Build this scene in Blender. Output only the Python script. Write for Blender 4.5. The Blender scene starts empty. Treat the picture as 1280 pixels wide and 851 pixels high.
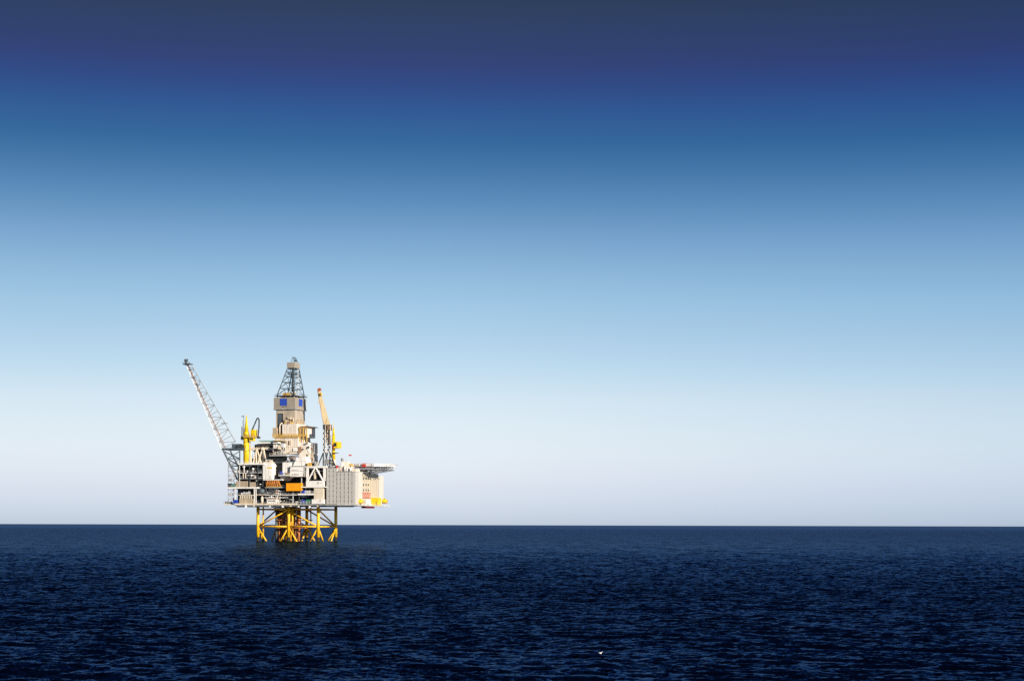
import bpy, math, random
import numpy as np
from mathutils import Vector
R = math.radians
random.seed(7)
S = bpy.context.scene
COL = S.collection

# ------------------------------------------------------------------ camera
FPX, CX, HY, CAMH = 2133.0, 640.0, 656.0, 10.1      # photograph's focal length in its own pixels, centre column, horizon row, eye height
cam = bpy.data.cameras.new('camera'); camo = bpy.data.objects.new('camera', cam); COL.objects.link(camo)
cam.sensor_fit = 'HORIZONTAL'; cam.sensor_width = 36.0; cam.lens = 36.0 * FPX / 1280.0
cam.shift_y = (HY - 425.5) / 1280.0
cam.clip_start = 0.5; cam.clip_end = 200000
camo.location = (0, 0, CAMH); camo.rotation_euler = (R(90), R(-0.14), 0)
S.camera = camo

# ------------------------------------------------------------------ sky, sun, exposure
EXPOSURE = 0.7
SUN_AZ, SUN_EL = 40.0, 19.0            # degrees right of straight behind the camera, degrees up
world = bpy.data.worlds.new('World'); S.world = world; world.use_nodes = True
nt = world.node_tree; N = nt.nodes; L = nt.links; N.clear()
sky = N.new('ShaderNodeTexSky'); sky.sky_type = 'NISHITA'; sky.sun_disc = False
sky.sun_elevation = R(SUN_EL); sky.sun_rotation = R(180 - SUN_AZ); sky.altitude = 0; sky.air_density = 1.0; sky.dust_density = 0.6; sky.ozone_density = 2.0
tc = N.new('ShaderNodeTexCoord'); sp = N.new('ShaderNodeSeparateXYZ'); L.new(tc.outputs['Generated'], sp.inputs[0])
mr = N.new('ShaderNodeMapRange'); mr.inputs[1].default_value = 0.0; mr.inputs[2].default_value = 0.5
L.new(sp.outputs['Z'], mr.inputs[0])
cr = N.new('ShaderNodeValToRGB'); L.new(mr.outputs[0], cr.inputs[0])
SKY_RAMP = [(0.0000, (0.4976, 0.5914, 1.0000)), (0.0038, (0.4976, 0.5914, 1.0000)), (0.0197, (0.4796, 0.5621, 0.9499)), (0.0412, (0.4860, 0.5261, 0.8561)), (0.0619, (0.5117, 0.5216, 0.7781)), (0.0852, (0.5340, 0.5209, 0.7080)), (0.1086, (0.5435, 0.5156, 0.6507)), (0.1459, (0.5406, 0.5033, 0.5928)), (0.1830, (0.4760, 0.4734, 0.5467)), (0.2199, (0.4303, 0.4440, 0.5098)), (0.2567, (0.3840, 0.4246, 0.4834)), (0.2931, (0.3289, 0.3805, 0.4439)), (0.3292, (0.2584, 0.3234, 0.4048)), (0.3651, (0.1720, 0.2598, 0.3438)), (0.4005, (0.1096, 0.1968, 0.2917)), (0.4356, (0.0638, 0.1464, 0.2436)), (0.4703, (0.0571, 0.1099, 0.2189)), (0.4960, (0.0599, 0.0829, 0.1867)), (0.5214, (0.0675, 0.0691, 0.1485)), (0.5549, (0.0641, 0.0707, 0.1182)), (0.5879, (0.0624, 0.0675, 0.0928)), (0.6365, (0.0570, 0.0613, 0.0805)), (1.0000, (0.0542, 0.0583, 0.0765))]
SKY_GAIN = 2.5091
#SKYCAL
el = cr.color_ramp.elements
while len(el) > 1: el.remove(el[0])
el[0].position = SKY_RAMP[0][0]; el[0].color = (*SKY_RAMP[0][1], 1)
for p_, c_ in SKY_RAMP[1:]:
    e_ = el.new(p_); e_.color = (*c_, 1)
mx_ = N.new('ShaderNodeMapRange'); mx_.interpolation_type = 'SMOOTHSTEP'    # the sky opposite the sun is a little too bright: even it out
mx_.inputs[1].default_value = -0.32; mx_.inputs[2].default_value = 0.0; mx_.inputs[3].default_value = 0.87; mx_.inputs[4].default_value = 1.0
L.new(sp.outputs['X'], mx_.inputs[0])
tr_ = N.new('ShaderNodeMapRange'); tr_.inputs[1].default_value = 0.0; tr_.inputs[2].default_value = 0.32; L.new(sp.outputs['X'], tr_.inputs[0])
ti_ = N.new('ShaderNodeMix'); ti_.data_type = 'RGBA'; ti_.inputs[6].default_value = (1, 1, 1, 1); ti_.inputs[7].default_value = (0.97, 1.05, 1.12, 1)   # and a little bluer nearer the sun's side
L.new(tr_.outputs[0], ti_.inputs[0])
t2_ = N.new('ShaderNodeMix'); t2_.data_type = 'RGBA'; t2_.blend_type = 'MULTIPLY'; t2_.inputs[0].default_value = 1.0
L.new(cr.outputs[0], t2_.inputs[6]); L.new(ti_.outputs[2], t2_.inputs[7])
az = N.new('ShaderNodeMix'); az.data_type = 'RGBA'; az.blend_type = 'MULTIPLY'; az.inputs[0].default_value = 1.0
L.new(t2_.outputs[2], az.inputs[6]); L.new(mx_.outputs[0], az.inputs[7])
mm = N.new('ShaderNodeMix'); mm.data_type = 'RGBA'; mm.blend_type = 'MULTIPLY'; mm.inputs[0].default_value = 1.0
L.new(sky.outputs[0], mm.inputs[6]); L.new(az.outputs[2], mm.inputs[7])
bg = N.new('ShaderNodeBackground'); bg.inputs[1].default_value = 0.1 * SKY_GAIN / 2 ** EXPOSURE
out = N.new('ShaderNodeOutputWorld')
L.new(mm.outputs[2], bg.inputs[0]); L.new(bg.outputs[0], out.inputs[0])

sun = bpy.data.lights.new('sun', 'SUN'); sun.energy = 4.2; sun.angle = R(0.5); sun.color = (1.0, 0.90, 0.76)
suno = bpy.data.objects.new('sun', sun); COL.objects.link(suno)
sd = Vector((math.sin(R(SUN_AZ)) * math.cos(R(SUN_EL)), -math.cos(R(SUN_AZ)) * math.cos(R(SUN_EL)), math.sin(R(SUN_EL))))
suno.rotation_euler = sd.to_track_quat('Z', 'Y').to_euler(); suno.location = (200, 100, 300)

S.view_settings.view_transform = 'Standard'; S.view_settings.look = 'None'
S.view_settings.exposure = EXPOSURE; S.view_settings.gamma = 1.0; S.view_settings.use_curve_mapping = False
S.render.engine = 'CYCLES'; S.cycles.max_bounces = 5; S.cycles.use_denoising = False
S.render.filter_size = 1.2

# ------------------------------------------------------------------ platform coordinates
# u runs along the platform's long front side, v into its depth, z up from the sea; (0,0) is the front right corner
TH = R(18.5); CS, SN = math.cos(TH), math.sin(TH)
YC = 1011.7; XC = (444.0 - CX) / FPX * YC
def wl(u, v, z): return Vector((XC + u * CS + v * SN, YC - u * SN + v * CS, z))
def U(px, v):
    k = (px - CX) / FPX
    return (k * (YC + v * CS) - XC - v * SN) / (CS + k * SN)
def V(px, u):
    k = (px - CX) / FPX
    return (k * (YC - u * SN) - XC - u * CS) / (SN - k * CS)
def Zp(py, u, v): return CAMH + (HY - py) * (YC - u * SN + v * CS) / FPX
def P(px, py, v=0.0):
    u = U(px, v); return wl(u, v, Zp(py, u, v))

# ------------------------------------------------------------------ materials
def mat(name, rgb, rough=0.55, var=0.18, rust=0.0, scale=0.35, metal=0.0, streak=True):
    m = bpy.data.materials.new(name); m.use_nodes = True
    t = m.node_tree; n = t.nodes; l = t.links; b = n['Principled BSDF']
    tcd = n.new('ShaderNodeTexCoord'); mp = n.new('ShaderNodeMapping')
    mp.inputs['Scale'].default_value = (scale, scale, scale * (0.25 if streak else 1.0))
    l.new(tcd.outputs['Object'], mp.inputs[0])
    nz = n.new('ShaderNodeTexNoise'); nz.inputs['Scale'].default_value = 1.0; nz.inputs['Detail'].default_value = 3; nz.inputs['Roughness'].default_value = 0.65
    l.new(mp.outputs[0], nz.inputs['Vector'])
    r = n.new('ShaderNodeValToRGB'); l.new(nz.outputs['Fac'], r.inputs[0])
    a = r.color_ramp.elements
    a[0].position = 0.3; a[0].color = (*[max(0, c * (1 - var * 1.6)) for c in rgb], 1)
    a[1].position = 0.68; a[1].color = (*[min(1, c * (1 + var * 0.5)) for c in rgb], 1)
    src = r.outputs[0]
    if rust > 0:
        nz2 = n.new('ShaderNodeTexNoise'); nz2.inputs['Scale'].default_value = 2.3; nz2.inputs['Detail'].default_value = 8
        l.new(mp.outputs[0], nz2.inputs['Vector'])
        r2 = n.new('ShaderNodeValToRGB'); q = r2.color_ramp.elements
        q[0].position = 0.62 - rust * 0.35; q[0].color = (0, 0, 0, 1); q[1].position = 0.74 - rust * 0.25; q[1].color = (1, 1, 1, 1)
        l.new(nz2.outputs['Fac'], r2.inputs[0])
        mx = n.new('ShaderNodeMix'); mx.data_type = 'RGBA'; l.new(r2.outputs[0], mx.inputs[0]); l.new(src, mx.inputs[6])
        mx.inputs[7].default_value = (0.20, 0.075, 0.025, 1); src = mx.outputs[2]
    l.new(src, b.inputs['Base Color']); b.inputs['Roughness'].default_value = rough; b.inputs['Metallic'].default_value = metal
    return m
M = dict(
    straw=mat('straw_paint', (0.80, 0.64, 0.38), 0.5, 0.1, 0.03), redoxide=mat('red_oxide_paint', (0.46, 0.11, 0.04), 0.6, 0.2),
    shell=mat('shell_cladding', (0.78, 0.71, 0.63), 0.6, 0.10, 0.02), sand=mat('sand_cladding', (0.52, 0.45, 0.34), 0.6, 0.06, 0.0), ivory=mat('ivory_cladding', (0.60, 0.55, 0.49), 0.55, 0.06, 0.0), stone=mat('stone_cladding', (0.42, 0.365, 0.295), 0.6, 0.12, 0.03),
    yellow=mat('yellow_paint', (0.82, 0.55, 0.008), 0.5, 0.12, 0.10),
    jyellow=mat('jacket_yellow_paint', (0.87, 0.49, 0.010), 0.55, 0.16, 0.16),
    jorange=mat("jacket_shade_orange_paint", (0.86, 0.38, 0.015), 0.6, 0.2, 0.15),  # rusty orange standing in for jacket yellow in the deck's shade
    splash=mat('marine_growth', (0.025, 0.024, 0.016), 0.8, 0.5),
    rust=mat('rusty_steel', (0.50, 0.17, 0.05), 0.75, 0.5, 0.3),
    brown=mat('brown_steel', (0.30, 0.18, 0.11), 0.7, 0.4, 0.3),
    pink=mat('pale_primer', (0.62, 0.47, 0.40), 0.65, 0.2, 0.2),
    white=mat('white_paint', (0.86, 0.83, 0.79), 0.5, 0.10, 0.03),
    cream=mat('cream_paint', (0.76, 0.66, 0.52), 0.55, 0.14, 0.04),
    beige=mat('beige_cladding', (0.50, 0.40, 0.28), 0.6, 0.18, 0.05),
    tan=mat('tan_cladding', (0.33, 0.29, 0.235), 0.6, 0.06, 0.0),
    pale=mat('pale_cladding', (0.66, 0.57, 0.49), 0.55, 0.10, 0.02),
    block=mat('accommodation_cladding', (0.50, 0.48, 0.455), 0.5, 0.05, 0.0),
    grey=mat('grey_steel', (0.30, 0.31, 0.31), 0.5, 0.25, 0.06),
    lgrey=mat('light_grey_steel', (0.58, 0.58, 0.57), 0.5, 0.15, 0.03),
    dgrey=mat('dark_grey_steel', (0.055, 0.065, 0.072), 0.55, 0.3),
    teal=mat('dark_teal_steel', (0.085, 0.115, 0.14), 0.55, 0.3),
    black=mat('black_steel', (0.012, 0.015, 0.018), 0.6, 0.4),
    dark=mat('dark_shade_wall', (0.014, 0.018, 0.022), 0.7, 0.5),  # near-black walls put the shade between the decks into the colour
    orange=mat('orange_paint', (0.86, 0.33, 0.005), 0.5, 0.06),
    orange2=mat('worn_orange_paint', (0.68, 0.24, 0.03), 0.55, 0.3, 0.2),
    red=mat('red_paint', (0.62, 0.06, 0.04), 0.5, 0.12),
    dred=mat('dark_red_paint', (0.24, 0.018, 0.015), 0.5, 0.2),
    blue=mat('blue_paint', (0.025, 0.07, 0.42), 0.45, 0.06),
    green=mat('green_paint', (0.05, 0.26, 0.16), 0.5, 0.2),
    ochre=mat('ochre_paint', (0.66, 0.42, 0.10), 0.55, 0.22, 0.1),
    galv=mat('galvanised_steel', (0.60, 0.61, 0.62), 0.45, 0.12),
    glass=mat('dark_window_glass', (0.02, 0.025, 0.03), 0.12, 0.2),
    seam=mat('dark_panel_joint', (0.22, 0.21, 0.20), 0.7, 0.1),
)

# ------------------------------------------------------------------ mesh helpers
class MB:
    def __init__(s): s.v = []; s.f = []
    def add(s, vs, fs):
        o = len(s.v); s.v += [Vector(q) for q in vs]; s.f += [tuple(i + o for i in f) for f in fs]; return s
    def hexa(s, q):          # four bottom corners then four top corners, counter-clockwise
        return s.add(q, [(3, 2, 1, 0), (4, 5, 6, 7), (0, 1, 5, 4), (1, 2, 6, 5), (2, 3, 7, 6), (3, 0, 4, 7)])
    def lbox(s, u0, u1, v0, v1, z0, z1):
        return s.hexa([wl(u0, v0, z0), wl(u1, v0, z0), wl(u1, v1, z0), wl(u0, v1, z0), wl(u0, v0, z1), wl(u1, v0, z1), wl(u1, v1, z1), wl(u0, v1, z1)])
    def pbox(s, px0, px1, py0, py1, v0, v1):
        u0, u1 = U(px0, v0), U(px1, v0); um = (u0 + u1) / 2
        return s.lbox(u0, u1, v0, v1, Zp(py1, um, v0), Zp(py0, um, v0))
    def bar(s, p, q, r, n=6, r2=None):
        p, q = Vector(p), Vector(q); r2 = r if r2 is None else r2
        d = q - p
        if d.length < 1e-6: return s
        d.normalize(); a = d.cross(Vector((0, 0, 1)))
        if a.length < 1e-3: a = d.cross(Vector((1, 0, 0)))
        a.normalize(); b = d.cross(a)
        vs = []
        for c, rr in ((p, r), (q, r2)):
            for i in range(n):
                t = 2 * math.pi * (i + 0.5) / n; vs.append(c + (a * math.cos(t) + b * math.sin(t)) * rr)
        fs = [(i, (i + 1) % n, n + (i + 1) % n, n + i) for i in range(n)]
        return s.add(vs, fs + [tuple(range(n))[::-1], tuple(range(n, 2 * n))])
    def tube(s, pts, r, n=8):
        for a, b in zip(pts, pts[1:]): s.bar(a, b, r, n)
        return s
    def dome(s, c, r, n=10, m=6, sx=1, sz=1, lo=-1.0):
        vs, fs = [], []
        for j in range(m + 1):
            ph = math.asin(lo) + (math.pi / 2 - math.asin(lo)) * j / m
            for i in range(n):
                t = 2 * math.pi * i / n
                vs.append(Vector(c) + Vector((r * sx * math.cos(ph) * math.cos(t), r * math.cos(ph) * math.sin(t), r * sz * math.sin(ph))))
        for j in range(m):
            for i in range(n): fs.append((j * n + i, j * n + (i + 1) % n, (j + 1) * n + (i + 1) % n, (j + 1) * n + i))
        fs.append(tuple(range(n))[::-1])
        return s.add(vs, fs)
    def slab(s, pts, z0, z1):
        n = len(pts)
        return s.add([(p[0], p[1], z0) for p in pts] + [(p[0], p[1], z1) for p in pts],
                     [tuple(range(n))[::-1], tuple(range(n, 2 * n))] + [(i, (i + 1) % n, n + (i + 1) % n, n + i) for i in range(n)])
    def loft(s, rings):      # rings of equal length, capped
        n = len(rings[0]); o = []; fs = []
        for r_ in rings: o += r_
        for j in range(len(rings) - 1):
            for i in range(n): fs.append((j * n + i, j * n + (i + 1) % n, (j + 1) * n + (i + 1) % n, (j + 1) * n + i))
        k = (len(rings) - 1) * n
        return s.add(o, fs + [tuple(range(n))[::-1], tuple(range(k, k + n))])
    def build(s, name, m, parent=None, smooth=False):
        org = parent.get('_org') if parent else None
        org = Vector(org) if org is not None else Vector((0, 0, 0))
        me = bpy.data.meshes.new(name)
        me.from_pydata([tuple(q - org) for q in s.v], [], s.f); me.update()
        if smooth: me.shade_smooth()
        me.materials.append(M[m] if isinstance(m, str) else m)
        o = bpy.data.objects.new(name, me); COL.objects.link(o)
        if parent:
            o.parent = parent; o['_org'] = tuple(org)
        return o
def thing(name, label, cat, at, group=None):
    o = bpy.data.objects.new(name, None); COL.objects.link(o); o.location = at; o['_org'] = tuple(at)
    o.empty_display_size = 2
    o['label'] = label; o['category'] = cat
    if group: o['group'] = group
    return o
def box(name, m, root, *a): return MB().pbox(*a).build(name, m, root)
def rail(root, pts, h=1.15, m='lgrey', r=0.055, step=1.9):
    b = MB()
    for p, q in zip(pts, pts[1:]):
        p, q = Vector(p), Vector(q); n = max(1, int((q - p).length / step))
        for k in (0.5, 1.0): b.bar(p + Vector((0, 0, h * k)), q + Vector((0, 0, h * k)), r, 4)
        for i in range(n + 1):
            c = p.lerp(q, i / n); b.bar(c, c + Vector((0, 0, h)), r, 4)
    return b.build('railing', m, root)
def ladder_truss(b, a0, a1, b0, b1, n, r, zig=True):
    """cross members between chord a0-a1 and chord b0-b1"""
    for i in range(n + 1):
        t = i / n; b.bar(a0.lerp(a1, t), b0.lerp(b1, t), r, 5)
        if i < n and zig:
            t2 = (i + 1) / n
            if i % 2: b.bar(a0.lerp(a1, t), b0.lerp(b1, t2), r, 5)
            else: b.bar(b0.lerp(b1, t), a0.lerp(a1, t2), r, 5)
def clutter(root, px0, px1, py0, py1, v0, v1, n_pipe, n_box, seed, pm=('lgrey', 'white', 'galv', 'grey'), bm=('grey', 'lgrey', 'cream', 'dgrey')):
    """pipe runs, valves and small cabinets standing between two decks of a module"""
    rnd = random.Random(seed)
    for i in range(n_pipe):
        b = MB(); v = rnd.uniform(v0, v1); x = rnd.uniform(px0, px1); y = rnd.uniform(py0, py1); r = rnd.choice((0.10, 0.14, 0.2, 0.28))
        pts = [P(x, y, v)]
        for k in range(rnd.randint(2, 3)):
            if k % 2 == (i % 2): x = min(px1, max(px0, x + rnd.uniform(-12, 12)))
            else: y = min(py1, max(py0, y + rnd.uniform(-8, 8)))
            pts.append(P(x, y, v))
        b.tube(pts, r, 6)
        c = pts[0].lerp(pts[1], 0.5); b.bar(c - Vector((0, 0, r * 1.8)), c + Vector((0, 0, r * 1.8)), r * 1.9, 8)
        b.build('pipe', rnd.choice(pm), root)
    for i in range(n_box):
        v = rnd.uniform(v0, v1); x = rnd.uniform(px0, px1 - 2); w = rnd.uniform(1.2, 3.2); h = rnd.uniform(2.0, 4.5)
        b = MB().pbox(x, min(px1, x + w), max(py0, py1 - h), py1, v, v + rnd.uniform(1, 2.5))
        b.build('equipment_cabinet', rnd.choice(bm), root)

# ------------------------------------------------------------------ the sea
def water_material():
    m = bpy.data.materials.new('sea_water'); m.use_nodes = True
    t = m.node_tree; n = t.nodes; l = t.links; n.remove(n['Principled BSDF'])
    tcd = n.new('ShaderNodeTexCoord'); geo = n.new('ShaderNodeNewGeometry')
    acc = None
    for sx_, sy_, amp, det, rot in WATER_RIPPLE:
        mp = n.new('ShaderNodeMapping'); mp.inputs['Scale'].default_value = (sx_, sy_, 1); mp.inputs['Rotation'].default_value = (0, 0, rot)
        l.new(tcd.outputs['Object'], mp.inputs[0])
        nz = n.new('ShaderNodeTexNoise'); nz.inputs['Scale'].default_value = 1.0; nz.inputs['Detail'].default_value = det; nz.inputs['Roughness'].default_value = 0.6
        l.new(mp.outputs[0], nz.inputs['Vector'])
        sub = n.new('ShaderNodeVectorMath'); sub.operation = 'SUBTRACT'; sub.inputs[1].default_value = (0.5, 0.5, 0.5); l.new(nz.outputs['Color'], sub.inputs[0])
        mu = n.new('ShaderNodeVectorMath'); mu.operation = 'MULTIPLY'; mu.inputs[1].default_value = (amp, amp, 0); l.new(sub.outputs[0], mu.inputs[0])
        if acc is None: acc = mu.outputs[0]
        else:
            ad = n.new('ShaderNodeVectorMath'); ad.operation = 'ADD'; l.new(acc, ad.inputs[0]); l.new(mu.outputs[0], ad.inputs[1]); acc = ad.outputs[0]
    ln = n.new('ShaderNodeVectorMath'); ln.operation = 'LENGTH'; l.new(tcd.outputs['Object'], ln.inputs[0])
    fd = n.new('ShaderNodeMapRange'); fd.inputs[1].default_value = 2200; fd.inputs[2].default_value = 7000; fd.inputs[3].default_value = 1.0; fd.inputs[4].default_value = 0.08   # ripples fade far out to brighten the strip below the horizon, as haze would
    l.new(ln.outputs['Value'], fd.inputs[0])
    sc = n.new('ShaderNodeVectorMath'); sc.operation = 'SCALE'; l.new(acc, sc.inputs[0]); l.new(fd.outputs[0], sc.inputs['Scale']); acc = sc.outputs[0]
    ad = n.new('ShaderNodeVectorMath'); ad.operation = 'ADD'; l.new(acc, ad.inputs[0]); l.new(geo.outputs['Normal'], ad.inputs[1])
    no = n.new('ShaderNodeVectorMath'); no.operation = 'NORMALIZE'; l.new(ad.outputs[0], no.inputs[0])
    df = n.new('ShaderNodeBsdfDiffuse'); df.inputs[0].default_value = WATER_DEEP
    gl = n.new('ShaderNodeBsdfGlossy'); gl.inputs['Color'].default_value = WATER_GLOSS; gl.inputs['Roughness'].default_value = 0.05
    fr = n.new('ShaderNodeFresnel'); fr.inputs[0].default_value = 1.333
    for q in (df, gl, fr): l.new(no.outputs[0], q.inputs['Normal'])
    mx = n.new('ShaderNodeMixShader'); l.new(fr.outputs[0], mx.inputs[0]); l.new(df.outputs[0], mx.inputs[1]); l.new(gl.outputs[0], mx.inputs[2])
    l.new(mx.outputs[0], n['Material Output'].inputs[0])
    return m
WATER_DEEP = (0.0005, 0.0013, 0.0030, 1)
WATER_GLOSS = (0.055, 0.104, 0.200, 1)
WATER_RIPPLE = [(2.8, 4.2, 1.0, 3, 0.3), (0.75, 1.1, 1.3, 3, -0.2), (0.14, 0.09, 0.95, 3, 0.15)]
def make_sea():
    rs = list(np.arange(96, 180, 0.19))
    while rs[-1] < 2200: rs.append(rs[-1] + max(0.19, rs[-1] ** 2 / 320000.0))
    while rs[-1] < 220000: rs.append(rs[-1] * 1.05)
    rs = [3.0, 12.0, 24.0, 40.0, 60.0, 78.0, 88.0] + rs; rs = np.array(rs); nr = len(rs)
    fine = np.linspace(-21, 21, 900); coarse = np.linspace(21, 339, 60)[1:-1]
    th = np.radians(np.concatenate([fine, coarse])); na = len(th)
    A, Rr = np.meshgrid(th, rs); X = Rr * np.sin(A); Y = Rr * np.cos(A)
    dr = np.gradient(rs)[:, None] * np.ones_like(A)
    dth = np.abs(np.concatenate([np.full(900, math.radians(42 / 899)), np.full(len(coarse), math.radians(318 / 59))]))
    sp_ = np.maximum(dr, (Rr * dth[None, :]) )
    rg = np.random.RandomState(5); Z = np.zeros_like(X)
    for i in range(80):
        lam = 0.55 * (7 / 0.55) ** rg.rand(); ang = math.radians(205) + rg.normal(0, 0.62)
        k = 2 * math.pi / lam; slope = 0.036 * (lam / 1.6) ** (-0.45 if lam > 1.6 else 0.05)
        ph = k * (X * math.sin(ang) + Y * math.cos(ang)) + rg.rand() * 6.283
        w = np.clip((lam / sp_ - 1.2) / 1.5, 0, 1)
        Z += w * (slope / k) * (np.sin(ph) + 0.18 * np.cos(2 * ph))
    co = np.stack([X, Y, Z], -1).reshape(-1, 3)
    i0 = (np.arange(nr - 1)[:, None] * na + np.arange(na)[None, :]); j = (np.arange(na) + 1) % na
    i1 = (np.arange(nr - 1)[:, None] * na + j[None, :])
    q = np.stack([i0, i0 + na, i1 + na, i1], -1).reshape(-1, 4)
    c0 = len(co); co = np.concatenate([co, [[0, 0, 0]]]); tri = np.stack([np.full(na, c0), np.arange(na), j], -1)
    me = bpy.data.meshes.new('sea'); nq = len(q); ntr = len(tri)
    me.vertices.add(len(co)); me.vertices.foreach_set('co', co.astype(np.float32).ravel())
    me.loops.add(nq * 4 + ntr * 3); me.loops.foreach_set('vertex_index', np.concatenate([q.ravel(), tri.ravel()]).astype(np.int32))
    me.polygons.add(nq + ntr)
    me.polygons.foreach_set('loop_start', np.concatenate([np.arange(nq) * 4, nq * 4 + np.arange(ntr) * 3]).astype(np.int32))
    me.update(calc_edges=True); me.validate(); me.shade_smooth()
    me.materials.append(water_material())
    o = bpy.data.objects.new('sea', me); COL.objects.link(o); o['kind'] = 'structure'
    return o
make_sea()
#PLATFORM
# ================================================================== THE PLATFORM
def dz(v): return Vector((0, 0, v))
# ---- steel jacket
jk = thing('steel_jacket', 'yellow tubular steel jacket with braced legs standing in the sea under the platform', 'jacket', P(372, 677, 18) * 1)
VF = 7.0
uL, uM, uF = U(322.5, VF), U(360.8, VF), U(397.8, VF)
VB = V(419.8, uF)
ZT = Zp(633, uM, VF); ZH = Zp(658.5, uM, VF); ZO = Zp(637, uM, VF)
def leg(u, v, r):
    root = MB().bar(wl(u, v, 2.4), wl(u, v, ZT), r, 14).build('leg', 'jyellow', jk, True)
    MB().bar(wl(u, v, -9), wl(u, v, 2.5), r * 1.06, 14).build('splash_zone', 'splash', root, True)
    return root
for v in (VF, VB):
    for u in (uL, uM, uF): leg(u, v, 0.95)
for px, v, r in ((329, VF + 1.5, .45), (365.6, VF + 1, .55), (383.6, VB - 2, .5), (388.5, VB + 3, .4), (351.8, VB, .4)):
    u = U(px, v)
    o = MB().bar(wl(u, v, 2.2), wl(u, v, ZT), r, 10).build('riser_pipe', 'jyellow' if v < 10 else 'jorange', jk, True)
    MB().bar(wl(u, v, -6), wl(u, v, 2.3), r * 1.08, 10).build('splash_zone', 'splash', o, True)
def brace(a, b, r, m='jyellow'): return MB().bar(wl(*a), wl(*b), r, 10).build('brace', m, jk, True)
for v in (VF, VB):
    for a, b in ((uL, uM), (uM, uF)):
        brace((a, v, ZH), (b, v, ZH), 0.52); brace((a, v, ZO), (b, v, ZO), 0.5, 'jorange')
        m_ = (a + b) / 2
        brace((a, v, ZH - .4), (a + (b - a) * 0.32, v, -1.5), 0.5); brace((b, v, ZH - .4), (b - (b - a) * 0.32, v, -1.5), 0.5)
for u in (uL, uM, uF):
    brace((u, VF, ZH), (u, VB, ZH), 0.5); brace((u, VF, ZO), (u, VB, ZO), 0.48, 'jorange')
    brace((u, VF, ZH - .4), (u, VF + 8, -1.5), 0.5); brace((u, VB, ZH - .4), (u, VB - 8, -1.5), 0.5)
brace((uL, VF, ZH), (uM, VF, ZO), .46, 'jyellow'); brace((uM, VF, ZO - 1), (uF, VF, ZH), .46)
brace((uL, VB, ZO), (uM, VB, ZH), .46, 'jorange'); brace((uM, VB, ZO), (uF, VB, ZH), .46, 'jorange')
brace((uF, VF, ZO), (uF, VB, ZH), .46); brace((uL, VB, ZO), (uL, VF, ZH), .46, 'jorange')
rnd = random.Random(3)
k = 0
for i in range(9):
    for j in range(4):
        px = 346.0 + i * 3.4 + (j % 2) * 1.7 + rnd.uniform(-.5, .5); v = 11 + j * 5 + rnd.uniform(-.8, .8); u = U(px, v)
        if px > 375.5: continue
        r = rnd.choice((.4, .45, .55, .65))
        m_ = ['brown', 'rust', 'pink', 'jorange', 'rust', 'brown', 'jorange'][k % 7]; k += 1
        if i == 0: m_ = 'dgrey'; r = .75
        MB().bar(wl(u, v, -6), wl(u, v, ZT + .5), r, 10).build('conductor_pipe', m_, jk, True)
g = MB()
for yy in (651, 661):
    z = Zp(yy, U(360, 18), 18); g.lbox(U(345, 9), U(374, 9), 9.5, 28, z, z + .5)
g.build('conductor_guide', 'rust', jk)

# ---- lower deck
def deck_thing(name, label, px0, px1, py0, py1, v0, v1, m='lgrey', **kw):
    t = thing(name, label, 'deck', P((px0 + px1) / 2, py1, v0), **kw)
    box('deck_plate', m, t, px0, px1, py0, py1, v0, v1); return t
ld = deck_thing('lower_deck', 'long lowest deck plate of the platform resting on the yellow jacket', 293, 444, 630.6, 632.6, 0, 36, 'lgrey')
b = MB()
for v in (3, 9, 15, 21, 27, 33): b.pbox(296, 442, 632.6, 634.2, v, v + .5)
b.build('floor_beam', 'grey', ld)
box('edge_girder', 'cream', ld, 293, 372, 629.6, 631.6, -.5, .0)
box('edge_girder', 'grey', ld, 372.3, 408, 629.9, 632, -.5, .0)
for i, px in enumerate((296, 306, 316, 336, 343, 352, 362, 372, 379, 386, 396)):
    MB().pbox(px, px + 1.2, 632, 634.6 if i % 2 else 633.6, -.6, 1.2).build('floodlight_box', ['dgrey', 'white', 'cream', 'lgrey'][i % 4], ld)
rail(ld, [P(331, 629.6, -.3), P(381, 629.8, -.3)])
for px0, px1, y in ((300, 306, 634.2), (309, 316, 634.4), (336, 346, 635.0), (411, 416, 634.0), (421, 427, 634.0), (431, 437, 634.0)):
    MB().pbox(px0, px1, 632.6, y, 2.0, 5.0).build('hanging_walkway', 'lgrey' if px0 < 400 else 'grey', ld)
box('drain_tank', 'galv', ld, 342, 352, 632.6, 636.0, 3, 8)
jt = deck_thing('jutting_walkway', 'thin walkway sticking out from the lowest deck below the flare boom', 279, 293.6, 630.2, 631.4, 1, 7, 'cream')
rail(jt, [P(279.2, 630.2, 1.2), P(293.4, 630.2, 1.2)]); rail(jt, [P(279.2, 630.2, 1.2), wl(U(279.2, 1.2), 6.8, Zp(630.2, U(279.2, 1.2), 1.2))])
box('equipment_cabinet', 'grey', jt, 281, 284.5, 627.2, 630.1, 3, 5); box('equipment_cabinet', 'dgrey', jt, 286, 289, 628, 630.1, 2, 4)

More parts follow.
